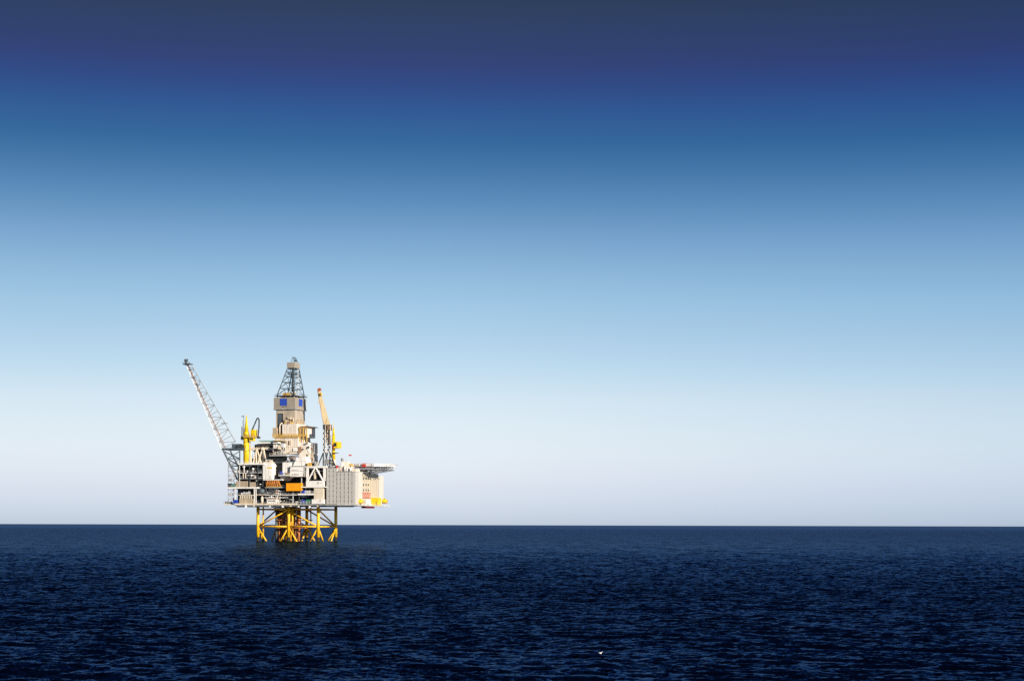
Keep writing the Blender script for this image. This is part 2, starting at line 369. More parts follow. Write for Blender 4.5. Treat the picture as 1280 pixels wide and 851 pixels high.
# ---- process module at the left end
pm = thing('process_module', 'open process module of stacked dark decks below the tapering yellow crane', 'module', P(312, 630, 0))
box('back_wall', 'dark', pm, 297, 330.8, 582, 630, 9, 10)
for y0, y1, x0, x1, vv, m_ in ((609.4, 611.2, 284, 321.5, 0, 'white'), (591.0, 591.9, 297, 330, .6, 'lgrey'), (598.2, 599.0, 299, 330, .8, 'lgrey'), (618.4, 619.3, 319, 331, .4, 'cream')):
    box('deck_plate', m_, pm, x0, x1, y0, y1, vv, 14)
box('deck_plate', 'white', pm, 298, 330.6, 579.4, 581.4, -.4, 22)
for px, y0, y1, m_ in ((298.6, 581.4, 609.4, 'lgrey'), (304.4, 581.4, 591, 'white'), (311, 581.4, 609.4, 'dgrey'), (321.5, 581.4, 609, 'dgrey'), (328, 581.4, 609, 'dgrey'), (293, 611.2, 630, 'white'), (317.2, 611.2, 630, 'white'), (319.3, 611.2, 630, 'white'), (303.4, 592, 598, 'cream'), (306.2, 592, 598, 'cream')):
    MB().pbox(px, px + .8, y0, y1, .2, .6).build('column', m_, pm)
for i, (x0, x1) in enumerate(((294.5, 309.6), (311.2, 319.6))):
    o = MB().pbox(x0, x1, 603.2 - (1.2 if i == 0 else 0), 609.3, .3, .5).build('wind_wall', 'beige', pm)
    b = MB()
    for k in range(int((x1 - x0) / 1.6)):
        px = x0 + .8 + k * 1.6; b.pbox(px, px + .22, 602.6 + (.8 if i else 0), 609.2, .22, .28)
    b.build('panel_rib', 'tan', o)
box('wind_wall', 'beige', pm, 299, 317, 624.2, 630.0, .3, .6)
b = MB()
for k in range(7): b.pbox(299.8 + k * 2.3, 301.0 + k * 2.3, 619.6, 624.0, .3, .5)
b.pbox(298, 317.2, 618.9, 619.8, .2, .6); b.build('window_frame', 'cream', pm)
rail(pm, [P(284.3, 609.4, .2), P(294.2, 609.4, .2)]); rail(pm, [P(299, 598.2, .9), P(330, 598.2, .9)]); rail(pm, [P(298.6, 579.4, -.3), P(330, 579.4, -.3)], m='white')
rail(pm, [P(297, 591, .8), P(330, 591, .8)])
clutter(pm, 299, 329, 583, 590.6, 1.5, 8, 5, 4, 11); clutter(pm, 300, 329, 593, 597.8, 1.5, 8, 5, 5, 12)
clutter(pm, 309, 330, 600, 608.5, 1.5, 8, 6, 4, 13); clutter(pm, 296, 318, 612, 618, 1.5, 8, 8, 4, 14, pm=('lgrey', 'white', 'grey', 'dgrey'))
clutter(pm, 319, 331, 612, 629.6, 1, 8, 8, 6, 15)
MB().dome(P(304.5, 584.2, 1), .8, 10, 6).build('lamp_globe', 'white', pm, True); MB().dome(P(316.2, 586.8, 1.5), .75, 10, 6).build('lamp_globe', 'white', pm, True)

# ---- flare boom and its truss support on the far left
fb = thing('flare_boom', 'long white lattice flare boom leaning out above the sea with dark burner tip', 'flare boom', P(292, 565, 6))
VFB = 6.0
def chord(px, py, w, side): # point on one of four chords
    return P(px, py, VFB + side * w)
# chord pixel lines: lower-left edge and upper-right edge
LLa, LLb = (276.4, 562.0), (231.8, 457.0); URa, URb = (294.0, 552.5), (237.2, 454.5)
b = MB(); b2 = MB(); n = 13
cc = {}
for nm, a, e in (('l', LLa, LLb), ('r', URa, URb)):
    for sd_, w in ((0, 0.0), (1, 3.6)):
        cc[nm, sd_] = (P(*a, VFB + w), P(*e, VFB + w * .35))
b3 = MB()
for kx, (p, q) in cc.items(): (b if kx[0] == 'l' else b3).bar(p, q, .24, 6, .16)
b3.build('upper_chord', 'grey', fb)
ladder_truss(b2, *cc['l', 0], *cc['r', 0], n, .15)
ladder_truss(b2, *cc['l', 1], *cc['r', 1], n, .13)
ladder_truss(b, *cc['l', 0], *cc['l', 1], n, .12); ladder_truss(b, *cc['r', 0], *cc['r', 1], n, .12)
b.build('boom_chord', 'white', fb); b2.build('boom_lacing', 'grey', fb)
b = MB()
for off in ((2.8, 0.9), (4.2, 1.6), (5.6, 1.2)):
    p = P(LLa[0] + off[0], LLa[1] - 2, VFB + off[1]); q = P(LLb[0] + off[0] * .5, LLb[1] - 1, VFB + off[1] * .6); b.bar(p, q, .20, 6)
b.build('gas_pipe', 'pink', fb)
for yy, xx0, xx1 in ((463, 234.6, 238), (472.6, 239, 243.2), (530, 276, 282.4), (481.4, 243.6, 248)):
    MB().lbox(U(xx0, VFB), U(xx1, VFB), VFB - .2, VFB + 2, Zp(yy, U(xx0, VFB), VFB) - .12, Zp(yy, U(xx0, VFB), VFB) + .16).build('boom_landing', 'dgrey', fb)
tp = MB().pbox(227.8, 236.6, 455.2, 456.3, VFB - 1.5, VFB + 2.5).build('tip_platform', 'dgrey', fb)
rail(fb, [P(228, 455.2, VFB - 1.3), P(236.4, 455.2, VFB - 1.3)], 1.0, 'dgrey')
b = MB(); c = P(232, 452.5, VFB + .4)
b.bar(c - dz(1.6), c + dz(.2), .5, 10, .75); b.bar(c + dz(.2), c + dz(1.3), .95, 10, 1.05); b.build('burner_tip', 'dgrey', fb)
b = MB(); b.bar(c + Vector((1.1, 0, -1.4)), c + Vector((1.1, 0, 1.6)), .12, 6); b.bar(c + Vector((-1.0, 0, -1.4)), c + Vector((-1.0, 0, .8)), .1, 6); b.build('pilot_pipe', 'black', fb)
box('foot_platform', 'teal', fb, 276.8, 306, 560.6, 562.8, 2, 12); rail(fb, [P(277, 560.6, 2.2), P(303, 560.6, 2.2)], 1.2, 'teal')
box('winch_house', 'teal', fb, 289.5, 299, 555.4, 560.5, 4, 8); box('winch_house', 'dgrey', fb, 296.5, 302.8, 556.4, 560.5, 2.6, 6)
b = MB()
for w in (2.5, 11.5):
    A_, B_ = P(278.5, 562.8, w), P(296.5, 600, w)
    b.bar(A_, B_, .55, 8); top = P(299.5, 562.8, w); b.bar(P(299.5, 562.8, w), P(299.5, 600, w), .38, 8)
    for t0, t1 in ((.05, .3), (.3, .55), (.55, .8)):
        zq = A_.lerp(B_, t0); b.bar(A_.lerp(B_, t0), P(299.5, 562.8 + 37 * t1, w), .34, 6); b.bar(A_.lerp(B_, t1), P(299.5, 562.8 + 37 * t1, w), .28, 6)
        b.bar(P(299.5, 562.8 + 37 * t0, w), A_.lerp(B_, t1), .24, 6)
    b.bar(P(287, 562.8, w), P(299, 586, w), .5, 6)
for t in (.1, .4, .7): 
    b.bar(P(278.5, 562.8, 2.5).lerp(P(296.5, 600, 2.5), t), P(278.5, 562.8, 11.5).lerp(P(296.5, 600, 11.5), t), .2, 6)
b.build('support_truss', 'teal', fb)
b = MB()
for w in (1.5, 9):
    for px in (285.3, 292.5): b.bar(P(px, 575 if px < 290 else 588, w), P(px, 630, w), .2, 6)
    for i in range(9):
        y0 = 578 + i * 5.8; xs = (285.3, 292.5) if i % 2 else (292.5, 285.3)
        b.bar(P(xs[0], y0, w), P(xs[1], y0 + 5.8, w), .13, 5); b.bar(P(285.3, y0, w), P(292.5, y0, w), .12, 5)
        b.bar(P(292.5, y0 + 3, w), P(298, y0 + 6, w), .14, 5)
b.build('support_lattice', 'grey', fb)
for x0, x1, y0, y1, m_ in ((286, 288.5, 599, 602, 'grey'), (294, 297, 588.5, 592, 'white'), (289.5, 292, 594, 597, 'lgrey'), (286.5, 290, 617, 620, 'lgrey'), (288, 292, 623, 626, 'galv')):
    box('junction_box', m_, fb, x0, x1, y0, y1, 1.2, 2.5)

# ---- yellow pedestal crane on the left
yc = thing('pedestal_crane', 'tall yellow pedestal crane with tapering mast and dark folded jib near the flare boom', 'crane', P(307.8, 579.4, 4), 'yellow pedestal cranes')
VY = 4.0; c0 = P(307.7, 579.2, VY); uC = U(307.7, VY)
def zc(py): return Zp(py, uC, VY)
def yp(z): return Vector((c0.x, c0.y, z))
MB().bar(yp(zc(579.4)), yp(zc(547)), 1.75, 20).build('pedestal', 'yellow', yc, True)
b = MB()
for y in (552.8, 547.4, 564.5): b.bar(yp(zc(y) - .2), yp(zc(y) + .2), 2.05, 20)
b.build('flange_ring', 'ochre', yc, True)
MB().bar(yp(zc(547)), yp(zc(540)), 1.9, 16, 1.5).bar(yp(zc(540)), yp(zc(522)), 1.35, 10, .35).bar(yp(zc(522)), yp(zc(519.5)), .3, 8).build('mast', 'yellow', yc, True)
box('slewing_platform', 'ochre', yc, 303.5, 319, 545.4, 547.4, 1.6, 6.5); rail(yc, [P(303.7, 545.4, 1.8), P(319, 545.4, 1.8)], 1.3, 'ochre', .08)
box('machinery_house', 'yellow', yc, 313.0, 318.0, 537.6, 545.4, 2.4, 5.8)
o = box('control_cab', 'yellow', yc, 311.2, 316.8, 547.6, 551.6, 1.7, 4.2); MB().pbox(311.8, 316.2, 548.0, 550.0, 1.62, 1.68).build('window', 'glass', o)
box('counterweight', 'dgrey', yc, 300.6, 303.4, 546, 550, 2.4, 5.4)
b = MB(); b.bar(P(302.2, 551, 3), P(302.2, 534, 3), .32, 8); b.bar(P(304, 548, 2.6), P(304, 535.5, 2.6), .22, 8); b.build('exhaust_pipe', 'dgrey', yc, True)
b = MB(); b.bar(P(301.2, 521.2, VY), P(304.6, 521.2, VY), .2, 6); b.bar(P(304.3, 519.4, VY), P(304.3, 546, VY), .14, 6); b.bar(P(303.2, 526, VY), P(303.2, 534, VY), .1, 5); b.build('lamp_bracket', 'dgrey', yc)
pts = [(315.0, 537.8), (318.6, 529.5), (320.2, 525.4), (321.2, 523.6), (322.2, 523.2), (323.2, 524.2), (323.6, 527), (323.4, 535), (322.8, 541), (322.3, 546.5)]
MB().tube([P(*q, 4) for q in pts], .42, 10).build('folded_jib', 'dgrey', yc, True)
MB().pbox(320.8, 324, 546.4, 548.6, 3.3, 4.7).build('hook_block', 'dgrey', yc)
box('access_ladder', 'ochre', yc, 312.0, 312.7, 552, 578, 3.4, 3.7)

# ---- braced pipe rack behind the crane
pr = thing('pipe_rack', 'white braced pipe rack with green-topped dark bay between yellow crane and drill tower', 'module', P(325, 579.3, 8))
box('top_beam', 'cream', pr, 302, 336, 560.4, 562.2, 7, 7.8)
b = MB()
for x0, y0, x1, y1 in ((316.2, 579.3, 320.6, 562), (320.2, 579.3, 320.2, 562), (322.6, 579.3, 327.4, 562), (321, 562, 326.4, 579.3), (313.4, 579.3, 313.4, 562), (329.5, 562, 332.5, 579.3)): b.bar(P(x0, y0, 7.4), P(x1, y1, 7.4), .42, 6)
b.build('brace', 'cream', pr)
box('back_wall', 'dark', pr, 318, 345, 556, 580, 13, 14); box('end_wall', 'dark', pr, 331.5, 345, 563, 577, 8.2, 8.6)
box('roof_deck', 'white', pr, 322.6, 346, 553.0, 554.8, 5, 20); box('roof_deck', 'green', pr, 324, 344, 551.6, 552.6, 8, 18)
box('under_beam', 'dgrey', pr, 321, 346, 555.2, 557.2, 6, 19)
for px in (322, 328, 335, 341): box('column', 'lgrey', pr, px, px + .9, 557.2, 580, 9, 9.6)
clutter(pr, 325, 344, 557.5, 563, 6, 12, 7, 4, 21, pm=('galv', 'lgrey', 'white')); clutter(pr, 313, 336, 564, 579, 8.5, 12, 8, 8, 22, pm=('grey', 'cream', 'lgrey', 'brown'), bm=('cream', 'grey', 'dgrey', 'beige', 'ochre'))
rail(pr, [P(322.6, 553, 5.2), P(345, 553, 5.2)], m='green'); rail(pr, [P(303, 560.4, 7.2), P(335, 560.4, 7.2)], m='cream')

# ---- middle of the platform: mezzanine decks
md = thing('middle_module', 'dark open middle module with white handrails behind the orange box', 'module', P(368, 630.5, 0))
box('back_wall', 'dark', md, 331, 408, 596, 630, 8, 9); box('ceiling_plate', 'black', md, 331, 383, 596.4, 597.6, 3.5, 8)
box('side_wall', 'black', md, 340.3, 353, 576.5, 599, 6, 7)
box('deck_plate', 'white', md, 329, 352.5, 599.6, 600.7, .2, 8); box('deck_plate', 'lgrey', md, 331, 381, 609.3, 610.1, .6, 8)
box('deck_plate', 'white', md, 331, 372, 618.6, 619.4, .3, 8); box('deck_plate', 'white', md, 372.2, 392, 617.2, 619.2, -.2, 8)
rail(md, [P(331, 618.6, .5), P(372, 618.6, .5)], m='lgrey'); rail(md, [P(331, 623.8, .5), P(360, 623.8, .5)], 1.0, 'white')
rail(md, [P(376, 617.2, 0), P(391.6, 617.2, 0)], 1.3, 'white', .07); rail(md, [P(375.5, 630, 0), P(391, 630, 0)], 1.3, 'white', .07); rail(md, [P(353, 609.3, .8), P(381, 609.3, .8)], 1.2, 'lgrey')
for px, y0, y1, m_ in ((332, 601, 630, 'dgrey'), (338, 610, 630, 'dgrey'), (357.6, 614, 630, 'dgrey'), (365.6, 614, 630, 'lgrey'), (373.2, 619, 630, 'dgrey'), (376.3, 597, 617, 'lgrey'), (343.2, 610, 619, 'dgrey')):
    MB().pbox(px, px + .8, y0, y1, .6, 1.1).build('column', m_, md)
clutter(md, 332, 357, 611, 618, 1.5, 7, 8, 3, 31, pm=('dgrey', 'grey', 'teal', 'galv'), bm=('dgrey', 'teal', 'black'))
clutter(md, 332, 372, 620, 629.5, 1.2, 7, 16, 8, 32, pm=('grey', 'galv', 'lgrey', 'dgrey'), bm=('grey', 'dgrey', 'brown', 'dgrey', 'lgrey'))
clutter(md, 373, 392, 599, 616.5, 1, 6, 12, 5, 33, pm=('lgrey', 'white', 'grey'), bm=('grey', 'white', 'dgrey')); clutter(md, 331, 358, 619.8, 629.4, .6, 2.5, 10, 5, 35, pm=('white', 'lgrey', 'cream'), bm=('cream', 'dgrey', 'white')); clutter(md, 332, 357, 610.6, 618, .8, 3, 8, 4, 36, pm=('lgrey', 'galv', 'brown'), bm=('brown', 'grey', 'dgrey')); clutter(md, 374, 392, 620, 629.6, 1, 7, 8, 5, 34, bm=('grey', 'white', 'dgrey'))
for px in (377, 379.3, 381.6, 383.9, 386.2): box('equipment_cabinet', 'lgrey', md, px, px + 1.0, 613.6, 617.2, 1.5, 2.5)
# orange boxes and machinery
t = thing('orange_box', 'large plain bright orange rectangular box hung on the front of middle decks', 'box', P(367, 613.6, -1))
box('box_shell', 'orange', t, 357.6, 375.9, 604.3, 614.0, -1.4, 1.6); b = MB()
for px in (357.7, 375.2): b.pbox(px, px + .6, 604.2, 614.1, -1.55, -1.42)
b.build('corner_post', 'orange', t)
t = thing('orange_machine', 'orange lattice machine skid beside the orange box under the white tower', 'machine', P(342, 609.3, 1))
box('skid_base', 'ochre', t, 332.8, 351.2, 608.4, 609.2, .3, 4)
for px in (334.4, 337.4, 340.4, 343.4, 346.2): MB().bar(P(px, 605.6, .6), P(px, 605.6, 4), 1.15, 12).build('cylinder', 'orange2', t, True)
b = MB()
for i in range(6): b.bar(P(333 + i * 2.8, 608.4, .4), P(334.4 + i * 2.8, 601.4, .4), .2, 5); b.bar(P(335.6 + i * 2.8, 608.4, .4), P(334.4 + i * 2.8, 601.4, .4), .2, 5)
b.bar(P(333, 601.6, .4), P(349, 601.6, .4), .22, 5); b.bar(P(347, 602, .4), P(351, 608.4, .4), .35, 5); b.build('frame', 'orange2', t)
for i, px in enumerate((336, 339.6, 343.4, 347)): box('valve_block', 'brown' if i % 2 else 'rust', t, px, px + 1.6, 602, 604, 1, 2)

# ---- white tower box, white control room, shed
t = thing('white_tower', 'plain white panelled stair tower with yellow mark beside the dark gap', 'tower', P(334, 600, 0))
box('wall', 'white', t, 328.4, 339.8, 579.4, 599.4, 0, 6); box('ladder_sign', 'yellow', t, 334.2, 340, 584.4, 585.9, -.12, -.02)
box('roof_edge', 'cream', t, 329, 339.4, 577.8, 579.3, .4, 5.6)
b = MB()
for px in (331.8, 335.4): b.pbox(px, px + .12, 580, 599.2, -.03, -.005)
b.build('panel_joint', 'seam', t)
clutter(t, 329, 340, 575.5, 577.6, 1, 5, 3, 2, 41)
t = thing('control_cabin', 'white control cabin with slanting front corner and walkway above the orange box', 'cabin', P(366, 596, 2))
box('wall', 'white', t, 353, 362.3, 578.4, 591.2, 1, 8); box('front_wall', 'white', t, 362.4, 380.2, 583.6, 596.2, -.4, 8)
b = MB(); b.pbox(362.2, 380.4, 582.8, 583.5, -.7, 8.2); b.pbox(379.9, 380.6, 583.6, 596.4, -.62, -.42); b.pbox(364, 380, 589.0, 589.4, -.46, -.41); b.build('frame_strip', 'grey', t)
for px in (364.6, 367.0, 369.4, 371.8): box('window', 'glass', t, px, px + 1.3, 592.9, 594.0, -.47, -.42)
box('louvre', 'grey', t, 364.5, 373, 587.5, 588.1, -.47, -.42)
o = MB().loft([[P(366, 582.7, 2.5), P(383.6, 582.7, 2.5), P(381.4, 570.8, 2.5), P(371.0, 572.2, 2.5)],
               [P(366, 582.7, 2.5) + wl(0, 7, 0) - wl(0, 0, 0), P(383.6, 582.7, 2.5) + wl(0, 7, 0) - wl(0, 0, 0), P(381.4, 570.8, 2.5) + wl(0, 7, 0) - wl(0, 0, 0), P(371, 572.2, 2.5) + wl(0, 7, 0) - wl(0, 0, 0)]]).build('sloped_roof_shed', 'white', t)
b = MB()
for x0, y0, x1, y1 in ((376, 571.4, 377, 582.6), (369, 577, 382.6, 577)): b.bar(P(x0, y0, 2.46), P(x1, y1, 2.46), .06, 4)
b.build('panel_joint', 'seam', o)
MB().loft([[P(349, 595.2, -.6), P(368, 595.2, -.6), P(368, 595.2, 6), P(349, 595.2, 6)][::-1], [P(351, 597.2, .5), P(367, 597.2, .5), P(362, 601.4, 3), P(352, 601.4, 3)][::-1]]).build('walkway_underside', 'grey', t)
box('walkway_plate', 'white', t, 348, 368, 594.2, 595.2, -.7, 3); rail(t, [P(348, 594.2, -.6), P(362, 594.2, -.6)], 1.3, 'beige', .07)
box('windbreak', 'beige', t, 355.6, 362.2, 591.4, 594.1, -.5, -.3)
clutter(t, 361, 369, 570.5, 578, 1.5, 5, 9, 3, 42, pm=('dgrey', 'grey', 'brown'), bm=('cream', 'dgrey')); clutter(t, 353, 362, 576.4, 578.2, 2, 6, 4, 2, 43)

# ---- white braced frame module, cream block
t = thing('braced_frame_module', 'white module with inverted V braces in a dark opening beside the grey block', 'module', P(394, 608, 0))
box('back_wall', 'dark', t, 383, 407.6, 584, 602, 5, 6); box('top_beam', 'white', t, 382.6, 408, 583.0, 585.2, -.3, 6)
box('post', 'white', t, 382.8, 385.0, 585.3, 601.2, -.3, .6); box('post', 'white', t, 403.8, 406.2, 585.3, 601.2, -.3, .6)
b = MB().bar(P(393.4, 585.2, 0), P(384.8, 601, 0), .46, 6); b.build('brace', 'white', t); MB().bar(P(394.8, 585.2, 0), P(403.6, 601, 0), .46, 6).build('brace', 'white', t)
box('wall_panel', 'white', t, 382.4, 404.8, 601.3, 608.4, -.4, 5); box('floor_beam', 'white', t, 376, 408, 608.5, 609.7, -.5, 6)
box('hanging_pipe', 'cream', t, 392.4, 394, 588.6, 599, .8, 1.6); box('end_post', 'dgrey', t, 406.4, 408, 586, 608.4, .5, 3)
b = MB(); b.pbox(395.5, 402.5, 604.0, 604.4, -.44, -.41); b.pbox(397.2, 397.4, 601.6, 608.2, -.44, -.41); b.build('panel_joint', 'seam', t)
clutter(t, 385.5, 403, 587, 600.6, 1.2, 4, 6, 5, 51, pm=('brown', 'dgrey', 'lgrey'), bm=('brown', 'dgrey', 'grey'))
box('roof_box', 'ochre', t, 384, 388.4, 578.6, 583, 1, 4); clutter(t, 389, 398, 577.5, 582.8, 1, 5, 8, 5, 52, pm=('teal', 'grey', 'lgrey'), bm=('teal', 'dgrey', 'grey'))
t = thing('cream_block', 'cream panelled block with white base standing below the braced white frame', 'module', P(397, 630, 0))
box('wall', 'cream', t, 392.4, 404.4, 609.8, 624.2, 0, 7); box('base_wall', 'white', t, 389.6, 405, 624.3, 630.2, -.5, 7)
b = MB()
for px in (394.6, 397.2, 399.8, 402.2): b.pbox(px, px + .14, 610, 624, -.04, -.005)
b.pbox(392.5, 404.3, 617.0, 617.2, -.04, -.005); b.build('panel_joint', 'tan', t); box('side_gap_wall', 'black', t, 405.2, 408, 609.8, 630, 3, 4)
box('porthole', 'seam', t, 399, 400.2, 626.5, 627.5, -.56, -.52)

# ---- drilling tower
VD = 11.0; W = 15.0
uc = U(368.2, VD)                       # front corner column of the tower
def dbox(name, m, root, half_l, half_r, y0, y1, v0=VD, dv=W):
    return MB().lbox(uc - half_l, uc + half_r, v0, v0 + dv, Zp(y1, uc, VD), Zp(y0, uc, VD)).build(name, m, root)
def dz_(y): return Zp(y, uc, VD)
dt = thing('drilling_tower', 'drilling tower with grey box, blue squares and open lattice top above the platform', 'tower', wl(uc - 6, VD + 6, dz_(570)))
box_u0 = U(342.0, VD) - uc; box_w = -box_u0
o = dbox('wind_wall', 'tan', dt, box_w, .2, 497.0, 511.2, VD - .2, W + .6)
b = MB()
for i in range(1, 6):
    z = dz_(511.2 - i * 2.36); b.lbox(uc - box_w - .04, uc + .24, VD - .24, VD + W + .44, z, z + .1)
b.build('cladding_joint', 'seam', o)
def sheet(u0, u1, z0, z1): return MB().lbox(u0, u1, VD - .34, VD - .26, z0, z1)
sheet(U(349.8, VD), U(358.6, VD), dz_(507.2), dz_(498.4)).build('blue_panel', 'blue', o)
v0_, v1_ = V(373.0, uc + .2), V(377.6, uc + .2)
MB().lbox(uc + .26, uc + .34, v0_, v1_, dz_(507.2), dz_(498.4)).build('blue_panel', 'blue', o)
for px in (352.6, 354.6, 357.0): sheet(U(px, VD), U(px + 1.1, VD), dz_(509.2), dz_(508.0)).build('small_dark_mark', 'dgrey', o)  # small dark plates standing for the marks below the blue panel
dbox('wall_skirt', 'grey', dt, box_w + .3, .6, 511.25, 512.3, VD - .5, W + 1.2)
bw = uc - U(344.4, VD); 
dbox('clad_wall', 'stone', dt, uc - U(353.4, VD), -.2, 512.4, 546, VD + .3, W - .8)
b = MB()
for i in range(1, 9):
    uu = uc - .2 - i * .98; b.lbox(uu, uu + .08, VD + .24, VD + .29, dz_(545), dz_(513))
b.build('cladding_joint', 'beige', dt)
dbox('clad_wall', 'stone', dt, bw, -(uc - U(353.4, VD)) + .02, 512.4, 517.0, VD + .3, W - .8)
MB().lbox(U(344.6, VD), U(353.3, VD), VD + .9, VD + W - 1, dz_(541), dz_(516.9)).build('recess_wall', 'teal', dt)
MB().lbox(U(344.4, VD), U(345.2, VD), VD + .3, VD + .9, dz_(541), dz_(517)).build('corner_post', 'beige', dt)
MB().tube([P(349.6, 545, VD), P(349.6, 532.6, VD), P(350.4, 530.2, VD), P(352.6, 529.4, VD)], .5, 8).build('vent_duct', 'cream', dt, True)
box('side_annex', 'beige', dt, 340.6, 345.8, 535.2, 545, VD - 1, VD + 8)
dbox('lower_wall', 'shell', dt, uc - U(353.8, VD), 2.0, 530.6, 546, VD - 1.4, W)
b = MB()
for i in range(1, 8):
    uu = uc + 2.0 - i * 1.15; b.lbox(uu, uu + .09, VD - 1.46, VD - 1.41, dz_(545), dz_(531))
b.build('cladding_joint', 'beige', dt)
clutter(dt, 354, 366.5, 522, 530.4, VD - 1.2, VD + .2, 9, 6, 61, pm=('brown', 'grey', 'beige', 'cream'), bm=('brown', 'grey', 'beige', 'ochre'))
b = MB()
for i in range(5):
    v = VD + 1.5 + i * 2.3; b.lbox(uc + .2, uc + 1.0, v, v + 1.1, dz_(530.5), dz_(525.5 - (i % 2) * 2))
b.build('side_cabinet', 'beige', dt)
# walkway ring, yellow
wk = dbox('walkway', 'ochre', dt, uc - U(342.4, VD), 3.6, 545.6, 546.6, VD - 2.6, W + 4)
zz = dz_(545.6); ul, ur, vf, vb = U(342.4, VD), uc + 3.5, VD - 2.5, VD + W + 1.2
rail(dt, [wl(ul, vf, zz), wl(ur, vf, zz), wl(ur, vb, zz)], 1.4, 'ochre', .1, 1.6)
b = MB()
for i in range(18):
    uu = ul + (ur - ul) * i / 17; b.lbox(uu, uu + .35, vf - .05, vf + .1, zz - 1.2, zz + 1.0)
b.build('walkway_bracket', 'ochre', dt)
dbox('base_wall', 'shell', dt, uc - U(357.5, VD), 3.2, 546.7, 568, VD - 1.8, W + 2)
b = MB()
for i in range(1, 11):
    uu = uc + 3.2 - i * 1.3; b.lbox(uu, uu + .09, VD - 1.86, VD - 1.81, dz_(567), dz_(547))
b.lbox(uc - 9, uc + 3.0, VD - 1.9, VD - 1.82, dz_(559.3), dz_(558.9)); b.build('cladding_joint', 'beige', dt)
for x0, x1, y0, y1, m_ in ((372.5, 376, 558.8, 566, 'brown'), (366, 371.5, 560.5, 564.5, 'white'), (376.5, 379, 561.4, 562.6, 'black'), (382, 384, 553.5, 555, 'dgrey'), (386.5, 388.2, 552.8, 553.8, 'dgrey'), (361, 363.5, 551, 556, 'beige')):
    box('wall_fitting', m_, dt, x0, x1, y0, y1, VD - 2.5, VD - 1.85)
# right annex with yellow frame
ax = thing('drill_annex', 'cream annex with yellow posts attached to the side of the drill tower', 'module', P(385, 568, VD))
ua = uc + 3.4
MB().lbox(ua, ua + 3.2, VD + .5, VD + W, dz_(547), dz_(534)).build('upper_wall', 'shell', ax)
MB().lbox(ua, ua + 5.0, VD - 1, VD + W, dz_(584), dz_(553.4)).build('lower_wall', 'shell', ax)
MB().lbox(ua - .2, ua + 5.2, VD - .5, VD + W + .3, dz_(534), dz_(533.2)).build('roof', 'brown', ax)
b = MB()
for uu in (ua + .3, ua + 2.6, ua + 4.8): b.lbox(uu - .3, uu + .3, VD - .8, VD - .2, dz_(553.3), dz_(535))
b.build('frame_post', 'ochre', ax)
for y0, y1 in ((535, 536.2), (543.6, 546)): MB().lbox(ua, ua + 5.1, VD - .9, VD - .85 + .9, dz_(y1), dz_(y0)).build('frame_beam', 'ochre', ax)
MB().lbox(ua + 3.3, ua + 4.2, VD - .1, VD + 1, dz_(553.2), dz_(546.2)).build('grey_column', 'grey', ax)
for i, (x0, x1, y0, y1, m_) in enumerate(((384, 386, 558, 561, 'dgrey'), (388, 390, 560, 563, 'brown'), (385, 387, 566, 569, 'beige'), (388.4, 391, 567, 576, 'beige'), (383.5, 386.5, 571, 577, 'tan'), (387, 389, 556, 557, 'grey'))):
    box('wall_fitting', m_, ax, x0, x1, y0, y1, VD - 1.8, VD - 1.05)
clutter(ax, 384, 392, 564, 583, VD - 2.5, VD - 1.4, 10, 4, 62, pm=('beige', 'brown', 'cream', 'grey'), bm=('beige', 'cream', 'tan'))
# drill floor left of the tower
df = thing('drill_deck', 'cluttered open drill deck beside the pale drill tower base', 'deck', P(348, 568, 6))
box('deck_plate', 'lgrey', df, 336.5, 357, 569.4, 570.4, 3, 22); rail(df, [P(336.6, 569.4, 3.2), P(352, 569.4, 3.2)], 1.2, 'cream')
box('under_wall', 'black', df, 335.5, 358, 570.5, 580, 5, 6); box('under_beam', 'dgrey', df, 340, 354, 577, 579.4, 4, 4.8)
box('back_wall', 'dgrey', df, 340, 357.6, 552.5, 569, 13, 14); box('upper_wall', 'shell', df, 343, 355.5, 546.8, 551.2, VD - 1.6, VD + 6)
box('upper_beam', 'ochre', df, 342, 356, 550.8, 551.6, VD - 2.2, VD - 1.7)
clutter(df, 340, 357, 552, 569, 4, 11, 14, 12, 63, pm=('brown', 'cream', 'grey', 'lgrey', 'dgrey', 'pink'), bm=('cream', 'brown', 'grey', 'lgrey', 'beige', 'dgrey'))
MB().loft([[P(353.4, 568.4, 3), P(364, 564.4, 3), P(364, 565.6, 3), P(356, 569.2, 3)], [P(353.4, 568.4, 8), P(364, 564.4, 8), P(364, 565.6, 8), P(356, 569.2, 8)]]).build('pipe_ramp', 'beige', df)
for x0, y0, x1, m_ in ((341.5, 556, 344.5, 'white'), (347, 557, 350, 'cream'), (350.5, 554.6, 354.4, 'lgrey')): box('equipment_cabinet', m_, df, x0, x1, y0, y0 + 5, 3.6, 6)
# derrick lattice
b = MB(); bh = MB()
zb, zt = dz_(494.6), dz_(460.6)
hu = (uc - U(345.2, VD)) ; u_l, u_r = U(345.4, VD) , uc - .6
cxu, cvv = (u_l + u_r) / 2, VD + W / 2
hb_u = (u_r - u_l) / 2; hb_v = W / 2 - .4
k0 = U(358.2, VD + 2.6); cz = U(367.3, VD + 2.6)
tu, tv = 2.3, 3.6
def lat(su, sv, t):
    u_ = cxu + su * (hb_u + (tu - hb_u) * t) + t * ((k0 + cz) / 2 - cxu); v_ = cvv + sv * (hb_v + (tv - hb_v) * t) - t * (VD * 0 + cvv - (VD + 6.35))
    return wl(u_, v_, zb + (zt - zb) * t)
cor = [(-1, -1), (1, -1), (1, 1), (-1, 1)]
for q in cor: b.bar(lat(*q, 0), lat(*q, 1), .34, 6, .26)
lv = [0, .27, .5, .72, .88, 1]
